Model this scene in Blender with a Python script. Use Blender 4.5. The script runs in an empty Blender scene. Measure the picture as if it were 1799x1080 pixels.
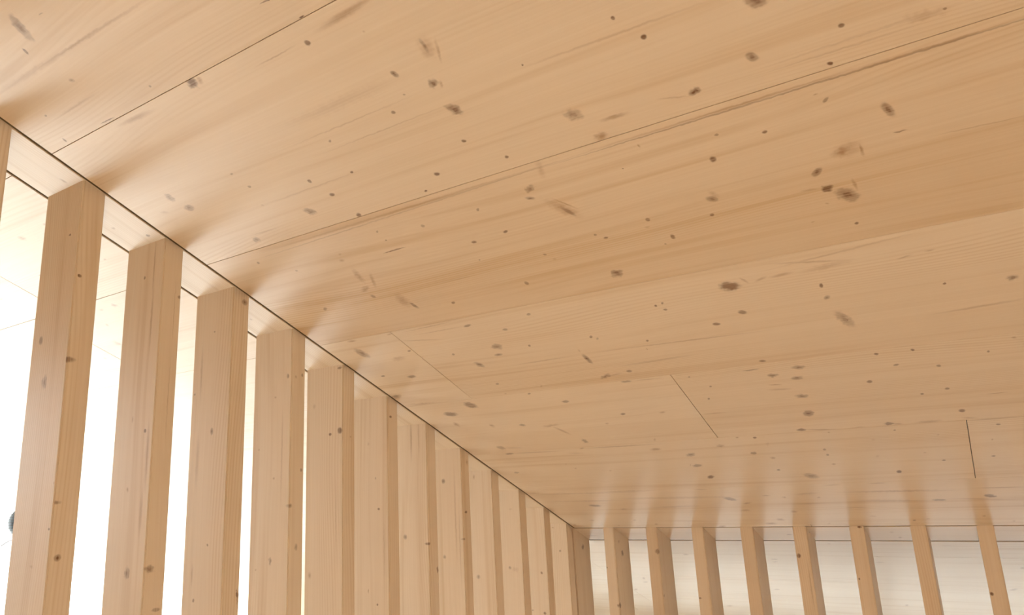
import bpy, bmesh, math, random
from mathutils import Vector, Matrix

# ------------------------------------------------------------------ camera, world, light, exposure
scene = bpy.context.scene
COL = scene.collection
random.seed(7)

CAM_Z = 2.8                       # eye height above the floor of the hall
RIGHT = Vector((0.84661809, 0.52952388, -0.0533129))
UP = Vector((0.165794, -0.16722673, 0.97187837))
FWD = Vector((-0.50571746, 0.83164877, 0.22936906))
cam_data = bpy.data.cameras.new('camera')
cam_data.sensor_fit = 'HORIZONTAL'
cam_data.sensor_width = 36.0
cam_data.lens = 1221.4244 / 1799.0 * 36.0
cam_data.clip_start = 0.05
cam_data.clip_end = 500.0
cam = bpy.data.objects.new('camera', cam_data)
COL.objects.link(cam)
m = Matrix((RIGHT, UP, -FWD)).transposed().to_4x4()
m.translation = Vector((0.0, 0.0, CAM_Z))
cam.matrix_world = m
scene.camera = cam

world = bpy.data.worlds.new('overcast_sky')
scene.world = world
world.use_nodes = True
wn = world.node_tree.nodes
wn['Background'].inputs['Color'].default_value = (0.93, 0.97, 1.0, 1.0)
wn['Background'].inputs['Strength'].default_value = 5.0

sun_data = bpy.data.lights.new('sun', 'SUN')
sun_data.energy = 5.0
sun_data.angle = math.radians(0.6)
sun_data.color = (1.0, 0.97, 0.92)
sun = bpy.data.objects.new('sun', sun_data)
COL.objects.link(sun)
sun.rotation_euler = Vector((0.78, -0.05, -0.63)).to_track_quat('-Z', 'Y').to_euler()

vs = scene.view_settings
vs.view_transform = 'Standard'
vs.look = 'None'
vs.exposure = 2.0
vs.gamma = 1.0
vs.use_curve_mapping = False
scene.cycles.use_denoising = True
scene.cycles.max_bounces = 8
scene.cycles.adaptive_threshold = 0.03
scene.cycles.diffuse_bounces = 4
scene.cycles.glossy_bounces = 3
scene.cycles.transparent_max_bounces = 12
scene.cycles.sample_clamp_indirect = 8.0

# ------------------------------------------------------------------ measures (metres)
SLOPE = 0.401930731
CS, SN, TN = math.cos(SLOPE), math.sin(SLOPE), math.tan(SLOPE)
CEIL_O = CAM_Z + 1.2                       # ceiling height straight above the viewer
def ceil_z(y): return CEIL_O - TN * y
XG = -1.551 * 1.2                          # inner face of the left screen
XG2 = -1.7095 * 1.2                        # outer face of the left screen
YB = 2.979 * 1.2                           # inner face of the back screen
YB2 = 3.139 * 1.2                          # outer face of the back screen
GAP = 0.0125                               # shadow grooves beside the screens
X_OUT = -8.75                              # glazed gable wall
X_IN = 3.2                                 # right wall
Y_FRONT = -3.0
Y_EAVE = 6.9
POST_T = 0.06
PANEL_T = 0.027

# ------------------------------------------------------------------ material helpers
class NT:
    def __init__(self, tree): self.t = tree
    def n(self, kind, **kw):
        nd = self.t.nodes.new(kind)
        for k, v in kw.items():
            setattr(nd, k, v)
        return nd
    def link(self, a, b): self.t.links.new(a, b)
    def put(self, sock, v):
        if isinstance(v, bpy.types.NodeSocket): self.link(v, sock)
        else: sock.default_value = v
    def math(self, op, a, b=None, c=None, clamp=False):
        nd = self.n('ShaderNodeMath', operation=op, use_clamp=clamp)
        self.put(nd.inputs[0], a)
        if b is not None: self.put(nd.inputs[1], b)
        if c is not None: self.put(nd.inputs[2], c)
        return nd.outputs[0]
    def vmath(self, op, a, b=None, scale=None):
        nd = self.n('ShaderNodeVectorMath', operation=op)
        self.put(nd.inputs[0], a)
        if b is not None: self.put(nd.inputs[1], b)
        if scale is not None: self.put(nd.inputs['Scale'], scale)
        return nd.outputs['Value'] if op in ('DOT_PRODUCT', 'LENGTH') else nd.outputs[0]
    def noise(self, vec, detail=2.0, rough=0.5, scale=1.0):
        nd = self.n('ShaderNodeTexNoise')
        self.put(nd.inputs['Vector'], vec)
        nd.inputs['Scale'].default_value = scale
        nd.inputs['Detail'].default_value = detail
        nd.inputs['Roughness'].default_value = rough
        return nd.outputs['Fac']
    def maprange(self, v, a, b, c=0.0, d=1.0, interp='SMOOTHSTEP'):
        nd = self.n('ShaderNodeMapRange', interpolation_type=interp, clamp=True) if interp == 'LINEAR' else self.n('ShaderNodeMapRange', interpolation_type=interp)
        for s, x in zip(nd.inputs[:5], (v, a, b, c, d)): self.put(s, x)
        return nd.outputs[0]
    def mix(self, f, a, b):
        nd = self.n('ShaderNodeMix', data_type='RGBA')
        self.put(nd.inputs[0], f); self.put(nd.inputs[6], a); self.put(nd.inputs[7], b)
        return nd.outputs[2]

def knot_group(full, three):
    """mask of one knot or stain: ellipse around C with rows A, B (and D) scaled to the unit circle"""
    g = bpy.data.node_groups.new('wood_knot', 'ShaderNodeTree')
    rows = 'ABD' if three else 'AB'
    for nm in ('P', 'C') + tuple(rows):
        g.interface.new_socket(nm, in_out='INPUT', socket_type='NodeSocketVector')
    for nm in ('Strength', 'Inner'):
        g.interface.new_socket(nm, in_out='INPUT', socket_type='NodeSocketFloat')
    g.interface.new_socket('Dark', in_out='OUTPUT', socket_type='NodeSocketFloat')
    t = NT(g)
    i = t.n('NodeGroupInput').outputs
    o = t.n('NodeGroupOutput')
    d = t.vmath('SUBTRACT', i['P'], i['C'])
    cb = t.n('ShaderNodeCombineXYZ')
    for k, s in enumerate(rows):
        t.link(t.vmath('DOT_PRODUCT', d, i[s]), cb.inputs[k])
    ln = t.vmath('LENGTH', cb.outputs[0])
    r = t.math('MULTIPLY', t.maprange(ln, 1.35, i['Inner']), i['Strength'])
    if full:
        wave = t.math('MULTIPLY_ADD', t.math('SINE', t.math('MULTIPLY', ln, 9.0)), 0.10, 0.80)
        r = t.math('MULTIPLY', r, t.math('ADD', wave, t.maprange(ln, 0.75, 0.15, 0.0, 0.32)))
    t.link(r, o.inputs[0])
    return g
KNOTS = {(f, h): knot_group(f, h) for f in (False, True) for h in (False, True)}

LIGHT_WOOD = (0.805, 0.64, 0.468, 1.0)
LATE_WOOD = (0.60, 0.39, 0.20, 1.0)
KNOT_WOOD = (0.165, 0.062, 0.016, 1.0)
STAIN_WOOD = (0.40, 0.215, 0.095, 1.0)

def wood(name, knots=(), along='x', seed=0.0, tone=0.0, lamella=0.0, lam_off=0.0, steps=(), rough=0.285, ring_amt=0.30):
    """Planed, oiled spruce. knots: (centre, row, row, row, kind, strength) in the object's own coordinates."""
    mt = bpy.data.materials.new(name)
    mt.use_nodes = True
    tr = mt.node_tree
    t = NT(tr)
    bs = tr.nodes['Principled BSDF']
    P = t.n('ShaderNodeTexCoord').outputs['Object']
    sx = t.n('ShaderNodeSeparateXYZ'); t.link(P, sx.inputs[0])
    order = {'x': (0, 1, 2), 'y': (1, 0, 2), 'z': (2, 0, 1)}[along]
    cb = t.n('ShaderNodeCombineXYZ')
    for k, s in enumerate(order): t.link(sx.outputs[s], cb.inputs[k])
    G = t.vmath('ADD', cb.outputs[0], (seed * 3.17, seed * 1.31, seed * 0.77))
    n1 = t.noise(t.vmath('MULTIPLY', G, (0.7, 3.0, 3.0)), 1.0)
    w = t.math('MULTIPLY_ADD', n1, 0.09, -0.045)
    wv = t.n('ShaderNodeCombineXYZ'); t.link(w, wv.inputs[1]); t.link(w, wv.inputs[2])
    G2 = t.vmath('ADD', G, wv.outputs[0])
    st = t.maprange(t.noise(t.vmath('MULTIPLY', G2, (0.45, 24.0, 24.0)), 2.0, 0.6), 0.50, 0.78)
    fine = t.noise(t.vmath('MULTIPLY', G2, (2.2, 210.0, 210.0)), 1.0)
    g2x = t.n('ShaderNodeSeparateXYZ'); t.link(G2, g2x.inputs[0])
    ph = t.math('MULTIPLY_ADD', t.noise(t.vmath('MULTIPLY', G, (0.45, 2.4, 2.4)), 1.0), 60.0,
                t.math('MULTIPLY', t.math('ADD', g2x.outputs[1], g2x.outputs[2]), 560.0))
    rg = t.math('POWER', t.math('MULTIPLY_ADD', t.math('SINE', ph), 0.5, 0.5), 2.5)
    rmask = t.maprange(t.noise(t.vmath('MULTIPLY', G, (0.5, 5.0, 5.0)), 1.0), 0.48, 0.66)
    ring = t.math('MULTIPLY', rg, rmask)
    big = t.noise(t.vmath('MULTIPLY', G, (0.5, 2.5, 2.5)), 1.0)
    f = t.math('MULTIPLY_ADD', st, 0.38, 0.20 + tone)
    f = t.math('MULTIPLY_ADD', ring, ring_amt, f)
    f = t.math('MULTIPLY_ADD', t.math('SUBTRACT', fine, 0.5), 0.30, f)
    f = t.math('MULTIPLY_ADD', t.math('SUBTRACT', big, 0.5), 0.34, f)
    if lamella:
        cell = t.math('FLOOR', t.math('DIVIDE', t.math('ADD', sx.outputs[order[1]], lam_off), lamella))
        wh = t.n('ShaderNodeTexWhiteNoise', noise_dimensions='1D')
        t.link(t.math('ADD', cell, seed * 7.3), wh.inputs['W'])
        f = t.math('MULTIPLY_ADD', t.math('SUBTRACT', wh.outputs['Value'], 0.5), 0.16, f)
    for (v0, v1, amt) in steps:          # single glued lamellas that are browner or paler by themselves
        band = t.math('MULTIPLY', t.math('GREATER_THAN', sx.outputs[order[1]], v0), t.math('LESS_THAN', sx.outputs[order[1]], v1))
        f = t.math('MULTIPLY_ADD', band, amt, f)
    f = t.math('MAXIMUM', f, 0.0, clamp=True)
    col = t.mix(f, LIGHT_WOOD, LATE_WOOD)
    if knots:
        nz = t.n('ShaderNodeTexNoise')
        t.link(P, nz.inputs['Vector'])
        nz.inputs['Scale'].default_value = 75.0
        nz.inputs['Detail'].default_value = 1.0
        PW = t.vmath('ADD', P, t.vmath('SCALE', t.vmath('SUBTRACT', nz.outputs['Color'], (0.5, 0.5, 0.5)), scale=0.016))
        PS = t.vmath('ADD', P, t.vmath('SCALE', t.vmath('SUBTRACT', nz.outputs['Color'], (0.5, 0.5, 0.5)), scale=0.005))
        acc = None
        stain = None
        for (c, ra, rb, rd, big_k, kind, s) in knots:
            nd = t.n('ShaderNodeGroup', node_tree=KNOTS[(kind == 'k', rd is not None)])
            t.link(PW if big_k else PS, nd.inputs['P'])
            nd.inputs['C'].default_value = c
            nd.inputs['A'].default_value = ra
            nd.inputs['B'].default_value = rb
            if rd is not None: nd.inputs['D'].default_value = rd
            nd.inputs['Strength'].default_value = s * {'d': 1.0, 'k': 0.95, 'p': 1.25}[kind]
            nd.inputs['Inner'].default_value = {'d': 0.55, 'k': 0.5, 'p': 0.05}[kind]
            if kind == 'p': stain = nd.outputs[0] if stain is None else t.math('MAXIMUM', stain, nd.outputs[0])
            else: acc = nd.outputs[0] if acc is None else t.math('MAXIMUM', acc, nd.outputs[0])
        grainy = t.maprange(fine, 0.2, 0.75, 0.72, 1.1)
        if stain is not None: col = t.mix(t.math('MULTIPLY', stain, grainy, clamp=True), col, STAIN_WOOD)
        if acc is not None: col = t.mix(t.math('MULTIPLY', acc, grainy, clamp=True), col, KNOT_WOOD)
    t.link(col, bs.inputs['Base Color'])
    bs.inputs['Roughness'].default_value = rough
    bs.inputs['IOR'].default_value = 1.55
    return mt

def plain(name, col, rough=0.6, metallic=0.0, nscale=40.0, amt=0.08):
    mt = bpy.data.materials.new(name)
    mt.use_nodes = True
    t = NT(mt.node_tree)
    bs = mt.node_tree.nodes['Principled BSDF']
    P = t.n('ShaderNodeTexCoord').outputs['Object']
    nz = t.noise(P, 3.0, 0.6, nscale)
    dark = tuple(c * (1 - 2 * amt) for c in col[:3]) + (1,)
    t.link(t.mix(nz, dark, tuple(col[:3]) + (1,)), bs.inputs['Base Color'])
    bs.inputs['Roughness'].default_value = rough
    bs.inputs['Metallic'].default_value = metallic
    return mt

def glass_mat():
    mt = bpy.data.materials.new('window_glass')
    mt.use_nodes = True
    t = NT(mt.node_tree)
    out = mt.node_tree.nodes['Material Output']
    mt.node_tree.nodes.remove(mt.node_tree.nodes['Principled BSDF'])
    tb = t.n('ShaderNodeBsdfTransparent'); tb.inputs[0].default_value = (0.97, 0.985, 0.98, 1)
    gb = t.n('ShaderNodeBsdfGlossy'); gb.inputs['Roughness'].default_value = 0.0
    fr = t.n('ShaderNodeFresnel'); fr.inputs['IOR'].default_value = 1.4
    mx = t.n('ShaderNodeMixShader')
    t.link(fr.outputs[0], mx.inputs[0]); t.link(tb.outputs[0], mx.inputs[1]); t.link(gb.outputs[0], mx.inputs[2])
    t.link(mx.outputs[0], out.inputs[0])
    return mt

# ------------------------------------------------------------------ mesh helpers
def box_mesh(name, x0, x1, y0, y1, z0, z1, bevel=0.0):
    bm = bmesh.new()
    vs_ = [bm.verts.new((x, y, z)) for z in (z0, z1) for y in (y0, y1) for x in (x0, x1)]
    for q in ((0, 2, 3, 1), (4, 5, 7, 6), (0, 1, 5, 4), (2, 6, 7, 3), (0, 4, 6, 2), (1, 3, 7, 5)):
        bm.faces.new([vs_[i] for i in q])
    if bevel:
        bmesh.ops.bevel(bm, geom=list(bm.edges), offset=bevel, segments=1, affect='EDGES')
    me = bpy.data.meshes.new(name)
    bm.normal_update(); bm.to_mesh(me); bm.free()
    return me

def add(name, me, mat, parent=None, loc=(0, 0, 0), **props):
    o = bpy.data.objects.new(name, me)
    COL.objects.link(o)
    if mat is not None and not me.materials: me.materials.append(mat)
    if parent is not None: o.parent = parent
    o.location = loc
    for k, v in props.items(): o[k] = v
    return o

def prism_mesh(name, pts, x0, x1):
    """polygon pts (y, z) extruded along x"""
    bm = bmesh.new()
    a = [bm.verts.new((x0, y, z)) for y, z in pts]
    b = [bm.verts.new((x1, y, z)) for y, z in pts]
    bm.faces.new(a); bm.faces.new(b[::-1])
    n = len(pts)
    for i in range(n):
        bm.faces.new([a[i], b[i], b[(i + 1) % n], a[(i + 1) % n]])
    bmesh.ops.recalc_face_normals(bm, faces=bm.faces)
    me = bpy.data.meshes.new(name)
    bm.to_mesh(me); bm.free()
    return me

# ------------------------------------------------------------------ digitised knots and stains
# ceiling: (u, v, half length, half width, angle in degrees, kind, strength) on the ceiling plane, u across, v down the slope
CEIL_KNOTS = [
(-1.5112,0.6175,0.0293,0.0127,-66,'k',0.7),(-1.5667,0.6554,0.0076,0.0041,-76,'d',0.8),(-1.4311,0.619,0.0072,0.0012,3,'d',0.4),(-1.5426,0.7499,0.0076,0.0053,18,'k',0.4),
(-1.3749,0.8406,0.0036,0.0024,-12,'d',0.6),(-1.2712,0.8763,0.0133,0.0125,48,'d',0.9),(-1.2476,0.8793,0.0104,0.0071,-52,'p',0.5),(-1.7225,0.7833,0.0042,0.0024,0,'d',0.5),
(-1.7599,0.8531,0.0062,0.0042,-62,'d',0.6),(-1.5778,0.8602,0.0264,0.0016,1,'d',0.7),(-1.5173,0.8675,0.0048,0.0018,-6,'d',0.8),(-1.5011,0.8855,0.0666,0.0072,2,'p',0.4),
(-1.6074,0.7988,0.0915,0.0042,-1,'p',0.28),(-1.4501,0.6962,0.3085,0.0041,1,'p',0.42),(-1.5976,0.6943,0.2048,0.0068,1,'p',0.3),(-0.9548,0.8104,0.0162,0.0015,6,'d',0.8),
(-0.9158,0.8644,0.0069,0.0021,0,'d',0.9),(-0.9489,0.9124,0.0065,0.0058,-28,'d',0.85),(-0.8336,0.8966,0.0734,0.0076,-3,'p',0.55),(-0.7322,1.0237,0.0255,0.0171,-72,'p',0.35),
(-0.7335,1.0162,0.0152,0.0045,-85,'k',0.5),(-0.7153,1.0383,0.0256,0.0041,-66,'p',0.4),(-0.8314,1.0447,0.0092,0.0061,68,'k',0.8),(-0.7715,1.0968,0.0132,0.0098,-34,'k',0.75),
(-0.7563,1.1042,0.0089,0.0037,-66,'p',0.4),(-0.7681,1.1696,0.0188,0.0111,49,'k',0.75),(-0.8458,1.0946,0.0031,0.0023,35,'d',0.4),(-0.899,1.123,0.0052,0.0049,4,'d',0.7),
(-1.0956,1.1295,0.0045,0.0032,-25,'d',0.65),(-0.8006,1.252,0.0053,0.0037,11,'d',0.8),(-0.823,0.9419,0.003,0.0026,12,'p',0.3),(-1.0364,0.9068,0.0608,0.0022,-1,'p',0.35),
(-1.0133,1.1048,0.2025,0.0021,0,'p',0.25),(-0.9711,1.1535,0.1921,0.0018,0,'p',0.25),(-0.9889,1.0553,0.1681,0.0146,0,'p',0.16),(-0.3835,1.1125,0.0041,0.0038,57,'d',0.85),
(-0.3489,1.1712,0.0053,0.005,-89,'d',0.85),(-0.5802,1.1322,0.0024,0.0021,-25,'d',0.7),(-0.1907,1.2871,0.0119,0.0084,50,'k',0.85),(-0.1564,1.1811,0.0175,0.0137,44,'k',0.75),
(-0.3065,1.3188,0.0113,0.0094,2,'k',0.85),(-0.5452,1.2806,0.0192,0.0141,38,'k',0.65),(-0.4718,1.3173,0.0295,0.0057,1,'p',0.6),(-0.5181,1.3526,0.0164,0.0104,-6,'p',0.65),
(-0.4556,1.4084,0.0057,0.0026,85,'p',0.5),(-0.3019,1.4394,0.0045,0.003,0,'d',0.6),(-0.2145,1.4677,0.0048,0.0044,37,'d',0.85),(-0.3992,1.1445,0.1793,0.0034,2,'p',0.28),
(-0.3481,1.3174,0.0295,0.0027,17,'p',0.3),(-0.0428,1.2849,0.0049,0.0038,3,'d',0.9),(0.1034,1.3196,0.0029,0.0023,37,'d',0.7),(-0.0745,1.3544,0.0049,0.004,48,'d',0.95),
(-0.0962,1.4321,0.0068,0.0033,-45,'d',0.6),(-0.1095,1.4121,0.0049,0.002,0,'p',0.4),(-0.0007,1.4976,0.0202,0.0077,70,'k',0.8),(0.0119,1.5596,0.0108,0.0019,0,'d',0.6),
(0.0746,1.3197,0.0383,0.01,2,'p',0.35),(-0.0305,1.3169,0.1551,0.003,0,'p',0.25),(-0.0554,1.3318,0.1364,0.0024,1,'p',0.25),(0.1402,1.5975,0.0708,0.0022,3,'p',0.4),
(-1.1143,1.3837,0.4896,0.0048,0,'p',0.42),(-1.1216,1.3926,0.4934,0.0022,-1,'d',0.25),(-0.157,1.388,0.4484,0.0022,0,'d',0.5),(-0.294,1.3825,0.3184,0.0035,0,'p',0.5),
(0.0481,1.3853,0.1719,0.0027,0,'p',0.5),(-0.0916,1.5736,0.0202,0.0143,-8,'p',0.75),(-0.0589,1.582,0.0186,0.004,86,'p',0.7),(-0.0809,1.5714,0.0267,0.0222,5,'p',0.35),
(-0.1471,1.6137,0.013,0.0078,-48,'k',0.8),(-0.1373,1.6683,0.0118,0.0104,34,'d',0.85),(-0.104,1.7036,0.026,0.0161,52,'k',0.8),(-0.0857,1.676,0.0193,0.0038,84,'p',0.55),
(-0.1015,1.8018,0.0046,0.0044,41,'d',0.85),(-0.1853,1.7657,0.0048,0.0025,1,'p',0.5),(-0.1469,1.7149,0.0046,0.0023,24,'p',0.5),(-0.172,1.6609,0.0168,0.0036,9,'p',0.4),
(-0.2162,2.0129,0.0093,0.0042,-81,'d',0.9),(-0.2135,2.0695,0.0095,0.0072,-62,'k',0.7),(0.044,2.0901,0.0048,0.0035,-89,'d',0.8),(0.1793,2.1097,0.0125,0.0105,-17,'k',0.75),
(-0.0254,1.9567,0.0166,0.0038,-10,'p',0.4),(0.0269,1.9488,0.0113,0.0038,-2,'p',0.4),(-0.1538,1.892,0.1644,0.0043,-6,'p',0.3),(-0.2202,1.9096,0.0949,0.0045,14,'p',0.35),
(-0.1874,1.9388,0.0593,0.0113,-7,'p',0.25),(-1.68,1.1079,0.0149,0.0117,-63,'k',0.5),(-1.661,1.1576,0.0171,0.0118,6,'k',0.55),(-1.7539,1.1438,0.0146,0.0056,13,'p',0.2),
(-1.4249,1.113,0.0046,0.0031,-9,'d',0.4),(-1.4179,1.1641,0.0051,0.0036,3,'d',0.5),(-1.4414,1.231,0.0053,0.0032,39,'p',0.4),(-1.2445,1.2116,0.0059,0.0049,-80,'d',0.75),
(-1.2239,1.2715,0.0075,0.0054,-1,'d',0.8),(-1.1174,1.2286,0.0046,0.0031,-20,'d',0.8),(-1.3297,1.2987,0.0174,0.0116,29,'k',0.65),(-1.2102,1.3595,0.0082,0.0064,-43,'d',0.8),
(-1.5819,1.3329,0.0134,0.01,-4,'k',0.5),(-1.6696,1.4163,0.0062,0.0045,-46,'d',0.5),(-1.5781,1.4882,0.0055,0.0042,-5,'d',0.4),(-1.3831,1.472,0.0065,0.0042,-18,'p',0.35),
(-1.3992,1.4971,0.0096,0.0068,-20,'p',0.4),(-1.5324,1.3143,0.0512,0.0035,2,'p',0.25),(-1.2782,1.2322,0.1824,0.0025,0,'p',0.25),(-0.9209,1.3126,0.0071,0.0056,9,'d',0.8),
(-0.7361,1.3286,0.0048,0.0041,-11,'d',0.75),(-0.9817,1.3509,0.0044,0.0033,-28,'d',0.75),(-0.7387,1.4362,0.014,0.0094,-26,'k',0.65),(-0.7534,1.4652,0.0109,0.006,24,'k',0.7),
(-0.6954,1.5261,0.0459,0.0176,56,'p',0.5),(-0.6888,1.5394,0.0212,0.0057,64,'d',0.5),(-0.6841,1.5117,0.0334,0.0034,52,'p',0.55),(-0.6833,1.3913,0.027,0.0085,-73,'p',0.3),
(-0.8969,1.454,0.005,0.0038,-37,'d',0.6),(-1.0715,1.4556,0.0062,0.005,-26,'d',0.45),(-1.2072,1.4299,0.0052,0.003,-38,'d',0.45),(-1.208,1.4682,0.0042,0.0029,-26,'d',0.55),
(-0.8751,1.5518,0.0071,0.0046,-22,'d',0.75),(-0.9781,1.5586,0.0073,0.0051,4,'d',0.75),(-1.007,1.6303,0.0034,0.0026,-33,'d',0.5),(-0.8239,1.6685,0.0053,0.0037,42,'d',0.5),
(-0.8091,1.6941,0.0062,0.0042,11,'p',0.3),(-1.2147,1.5121,0.0356,0.0026,-1,'d',0.8),(-1.4039,1.575,0.0364,0.0109,-77,'p',0.5),(-1.3752,1.607,0.0349,0.0069,-62,'p',0.55),
(-1.4309,1.6346,0.0234,0.0091,-21,'p',0.6),(-1.4329,1.6751,0.0094,0.0075,71,'d',0.55),(-1.3529,1.7229,0.0362,0.0205,-82,'p',0.5),(-1.3346,1.757,0.0169,0.0069,79,'d',0.65),
(-0.9361,1.7651,0.0082,0.0058,-86,'d',0.6),(-1.2036,1.7836,0.0075,0.005,-38,'d',0.75),(-1.1168,1.6853,0.055,0.0036,0,'p',0.25),(-0.5131,1.4558,0.0022,0.0021,-24,'d',0.6),
(-0.3283,1.5002,0.0083,0.0063,-84,'d',0.85),(-0.3665,1.6164,0.0128,0.009,41,'k',0.75),(-0.3591,1.603,0.016,0.0077,64,'p',0.3),(-0.3832,1.6672,0.005,0.0046,-45,'d',0.8),
(-0.525,1.632,0.0056,0.0053,-58,'d',0.7),(-0.5362,1.6565,0.0075,0.0036,10,'p',0.35),(-0.6659,1.6406,0.0045,0.0041,-34,'d',0.5),(-0.6457,1.6596,0.0053,0.0037,-5,'d',0.7),
(-0.4923,1.7108,0.0092,0.0053,84,'d',0.8),(-0.5179,1.7311,0.0031,0.0028,16,'d',0.5),(-0.6796,1.8036,0.0176,0.0136,-22,'k',0.8),(-0.4264,1.9474,0.0247,0.019,20,'d',0.85),
(-0.3847,1.9348,0.0178,0.0039,64,'p',0.4),(-0.3456,1.9413,0.0171,0.0053,-25,'p',0.35),(-0.295,1.9391,0.0278,0.007,-5,'p',0.4),(-0.6387,1.9765,0.0057,0.0039,-65,'d',0.75),
(-0.6175,1.9699,0.0056,0.0038,-66,'d',0.65),(-1.6458,1.6813,0.01,0.0056,-30,'d',0.55),(-1.011,1.908,0.0069,0.0055,-25,'d',0.6),(-1.1276,1.9626,0.0088,0.0063,-3,'d',0.5),
(-1.702,1.8724,0.0222,0.0067,2,'p',0.6),(-1.7252,1.9535,0.0314,0.0189,81,'k',0.7),(-1.5331,1.8746,0.0126,0.0053,-6,'p',0.45),(-1.2351,1.9076,0.015,0.0061,-11,'d',0.55),
(-1.3672,1.8747,0.1077,0.0029,-2,'p',0.4),(-1.3501,1.9065,0.0928,0.003,0,'p',0.35),(-1.4506,1.9376,0.0804,0.0044,12,'p',0.35),(-1.5355,1.9868,0.0075,0.005,-16,'d',0.7),
(-1.3909,2.0499,0.0075,0.0047,-40,'d',0.6),(-1.2122,2.0467,0.02,0.0161,-16,'k',0.65),(-1.235,2.0948,0.0152,0.0078,-1,'k',0.6),(-1.1021,2.0716,0.0065,0.0041,-51,'d',0.65),
(-1.6122,2.0221,0.0297,0.0137,-6,'p',0.35),(-1.3393,2.1371,0.0202,0.0127,72,'k',0.65),(-1.7632,2.1159,0.0096,0.0058,-10,'d',0.6),(-1.6498,2.1474,0.0178,0.009,-1,'d',0.65),
(-1.8252,2.2717,0.0281,0.0136,-14,'k',0.5),(-1.7469,2.3522,0.0688,0.0103,3,'p',0.35),(-1.3538,2.2776,0.0084,0.0054,-42,'d',0.55),(-1.3642,2.3513,0.0066,0.0048,-28,'p',0.4),
(-1.276,2.3737,0.0074,0.005,-43,'d',0.6),(-1.5596,2.4067,0.0254,0.0227,49,'d',0.7),(-1.6929,2.4612,0.0283,0.0184,5,'d',0.7),(-1.7271,2.554,0.0222,0.0101,-87,'p',0.6),
(-1.5768,2.5925,0.0157,0.0105,-86,'p',0.5),(-1.4435,2.6111,0.0123,0.0106,-14,'d',0.5),(-1.6641,2.8037,0.0189,0.0167,47,'d',0.5),(-1.6118,2.8136,0.0536,0.0106,8,'p',0.3),
(-0.6206,2.0021,0.0058,0.0054,-46,'d',0.7),(-0.4285,2.0745,0.0113,0.0089,36,'d',0.75),(-0.5111,2.1121,0.01,0.0074,16,'d',0.8),(-0.8856,2.0765,0.0068,0.0047,-55,'d',0.7),
(-0.8716,2.0917,0.0068,0.0043,-59,'d',0.4),(-0.7297,2.144,0.0058,0.0042,-62,'d',0.7),(-0.7497,2.1897,0.0072,0.0024,-81,'p',0.4),(-0.9563,2.1981,0.0302,0.0084,87,'k',0.8),
(-0.9585,2.1424,0.0102,0.0045,-80,'p',0.3),(-0.6432,2.1743,0.2697,0.0039,2,'p',0.4),(-1.1115,2.1696,0.1124,0.0043,-1,'p',0.35),(-0.7537,2.2638,0.1286,0.0067,-2,'p',0.35),
(-0.9477,2.3191,0.0223,0.0108,-18,'k',0.7),(-0.9131,2.3166,0.0275,0.0069,-9,'p',0.4),(-0.857,2.3058,0.0095,0.0075,-1,'d',0.6),(-0.8953,2.3698,0.0173,0.0068,4,'d',0.55),
(-0.8208,2.3727,0.0542,0.0037,1,'p',0.4),(-1.2015,2.3305,0.009,0.005,-54,'p',0.4),(-1.171,2.461,0.0145,0.0099,-3,'d',0.6),(-1.0058,2.5996,0.0101,0.0079,-44,'d',0.65),
(-0.8615,2.6162,0.014,0.0073,-12,'p',0.55),(-1.0993,2.6642,0.0097,0.0075,-38,'p',0.4),(-1.3293,2.6396,0.0378,0.0102,-8,'p',0.5),(-1.3055,2.6912,0.0464,0.0085,66,'p',0.5),
(-1.2586,2.8009,0.0211,0.01,90,'d',0.55),(-1.1354,2.8741,0.1652,0.0068,1,'p',0.45),(-0.6854,2.389,0.0048,0.0035,-65,'d',0.5),(-0.6405,2.4657,0.005,0.004,-64,'d',0.6),
(-0.6733,2.5489,0.0074,0.0037,-71,'d',0.55),(-0.4456,2.3458,0.0096,0.006,15,'d',0.75),(-0.4923,2.3916,0.024,0.0034,-3,'d',0.6),(-0.6885,2.6589,0.0466,0.0044,3,'p',0.35),
(-0.1906,2.181,0.0435,0.0135,71,'k',0.55),(-0.1849,2.1885,0.0049,0.0024,-83,'d',0.8),(-0.1431,2.3847,0.0073,0.0053,89,'d',0.8),(-0.0532,2.3849,0.0064,0.005,79,'d',0.85),
(0.1192,2.4414,0.0055,0.0034,83,'d',0.7),(0.1769,2.3838,0.0066,0.0047,34,'p',0.6),(-0.1032,2.4595,0.0075,0.0057,-17,'d',0.6),(0.0002,2.4897,0.0068,0.0054,76,'d',0.65),
(-0.1835,2.5432,0.0083,0.0075,72,'d',0.7),(0.01,2.6336,0.0068,0.0058,58,'d',0.7),(-0.0568,2.6538,0.0058,0.005,67,'d',0.8),(0.1306,2.692,0.0243,0.0037,-2,'p',0.5),
(-0.3564,2.4082,0.0166,0.0121,17,'k',0.6),(-0.3745,2.4724,0.0171,0.0127,3,'k',0.6),(-0.4384,2.4406,0.0158,0.0117,1,'k',0.65),(-0.4467,2.5008,0.0202,0.0038,13,'p',0.55),
(-0.4416,2.5336,0.0362,0.0077,7,'p',0.35),(-0.3862,2.5946,0.0177,0.0139,14,'k',0.65),(-0.3929,2.7198,0.0215,0.0166,-78,'k',0.85),(0.0381,2.7904,0.0112,0.0088,79,'d',0.75),
(-0.1702,2.8448,0.0133,0.0098,15,'d',0.7),(-0.146,2.8506,0.0165,0.0076,12,'p',0.45),(-0.057,2.8515,0.0379,0.0138,-3,'p',0.4),(-0.4417,2.8429,0.0138,0.0105,8,'d',0.7),
(-0.3769,2.8538,0.0673,0.0058,10,'p',0.45),(-0.2614,2.8567,0.0219,0.0056,-2,'p',0.4),(-0.3598,2.8794,0.0059,0.0045,-79,'p',0.5),(-0.1589,2.8987,0.0045,0.0037,89,'d',0.6),
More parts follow.
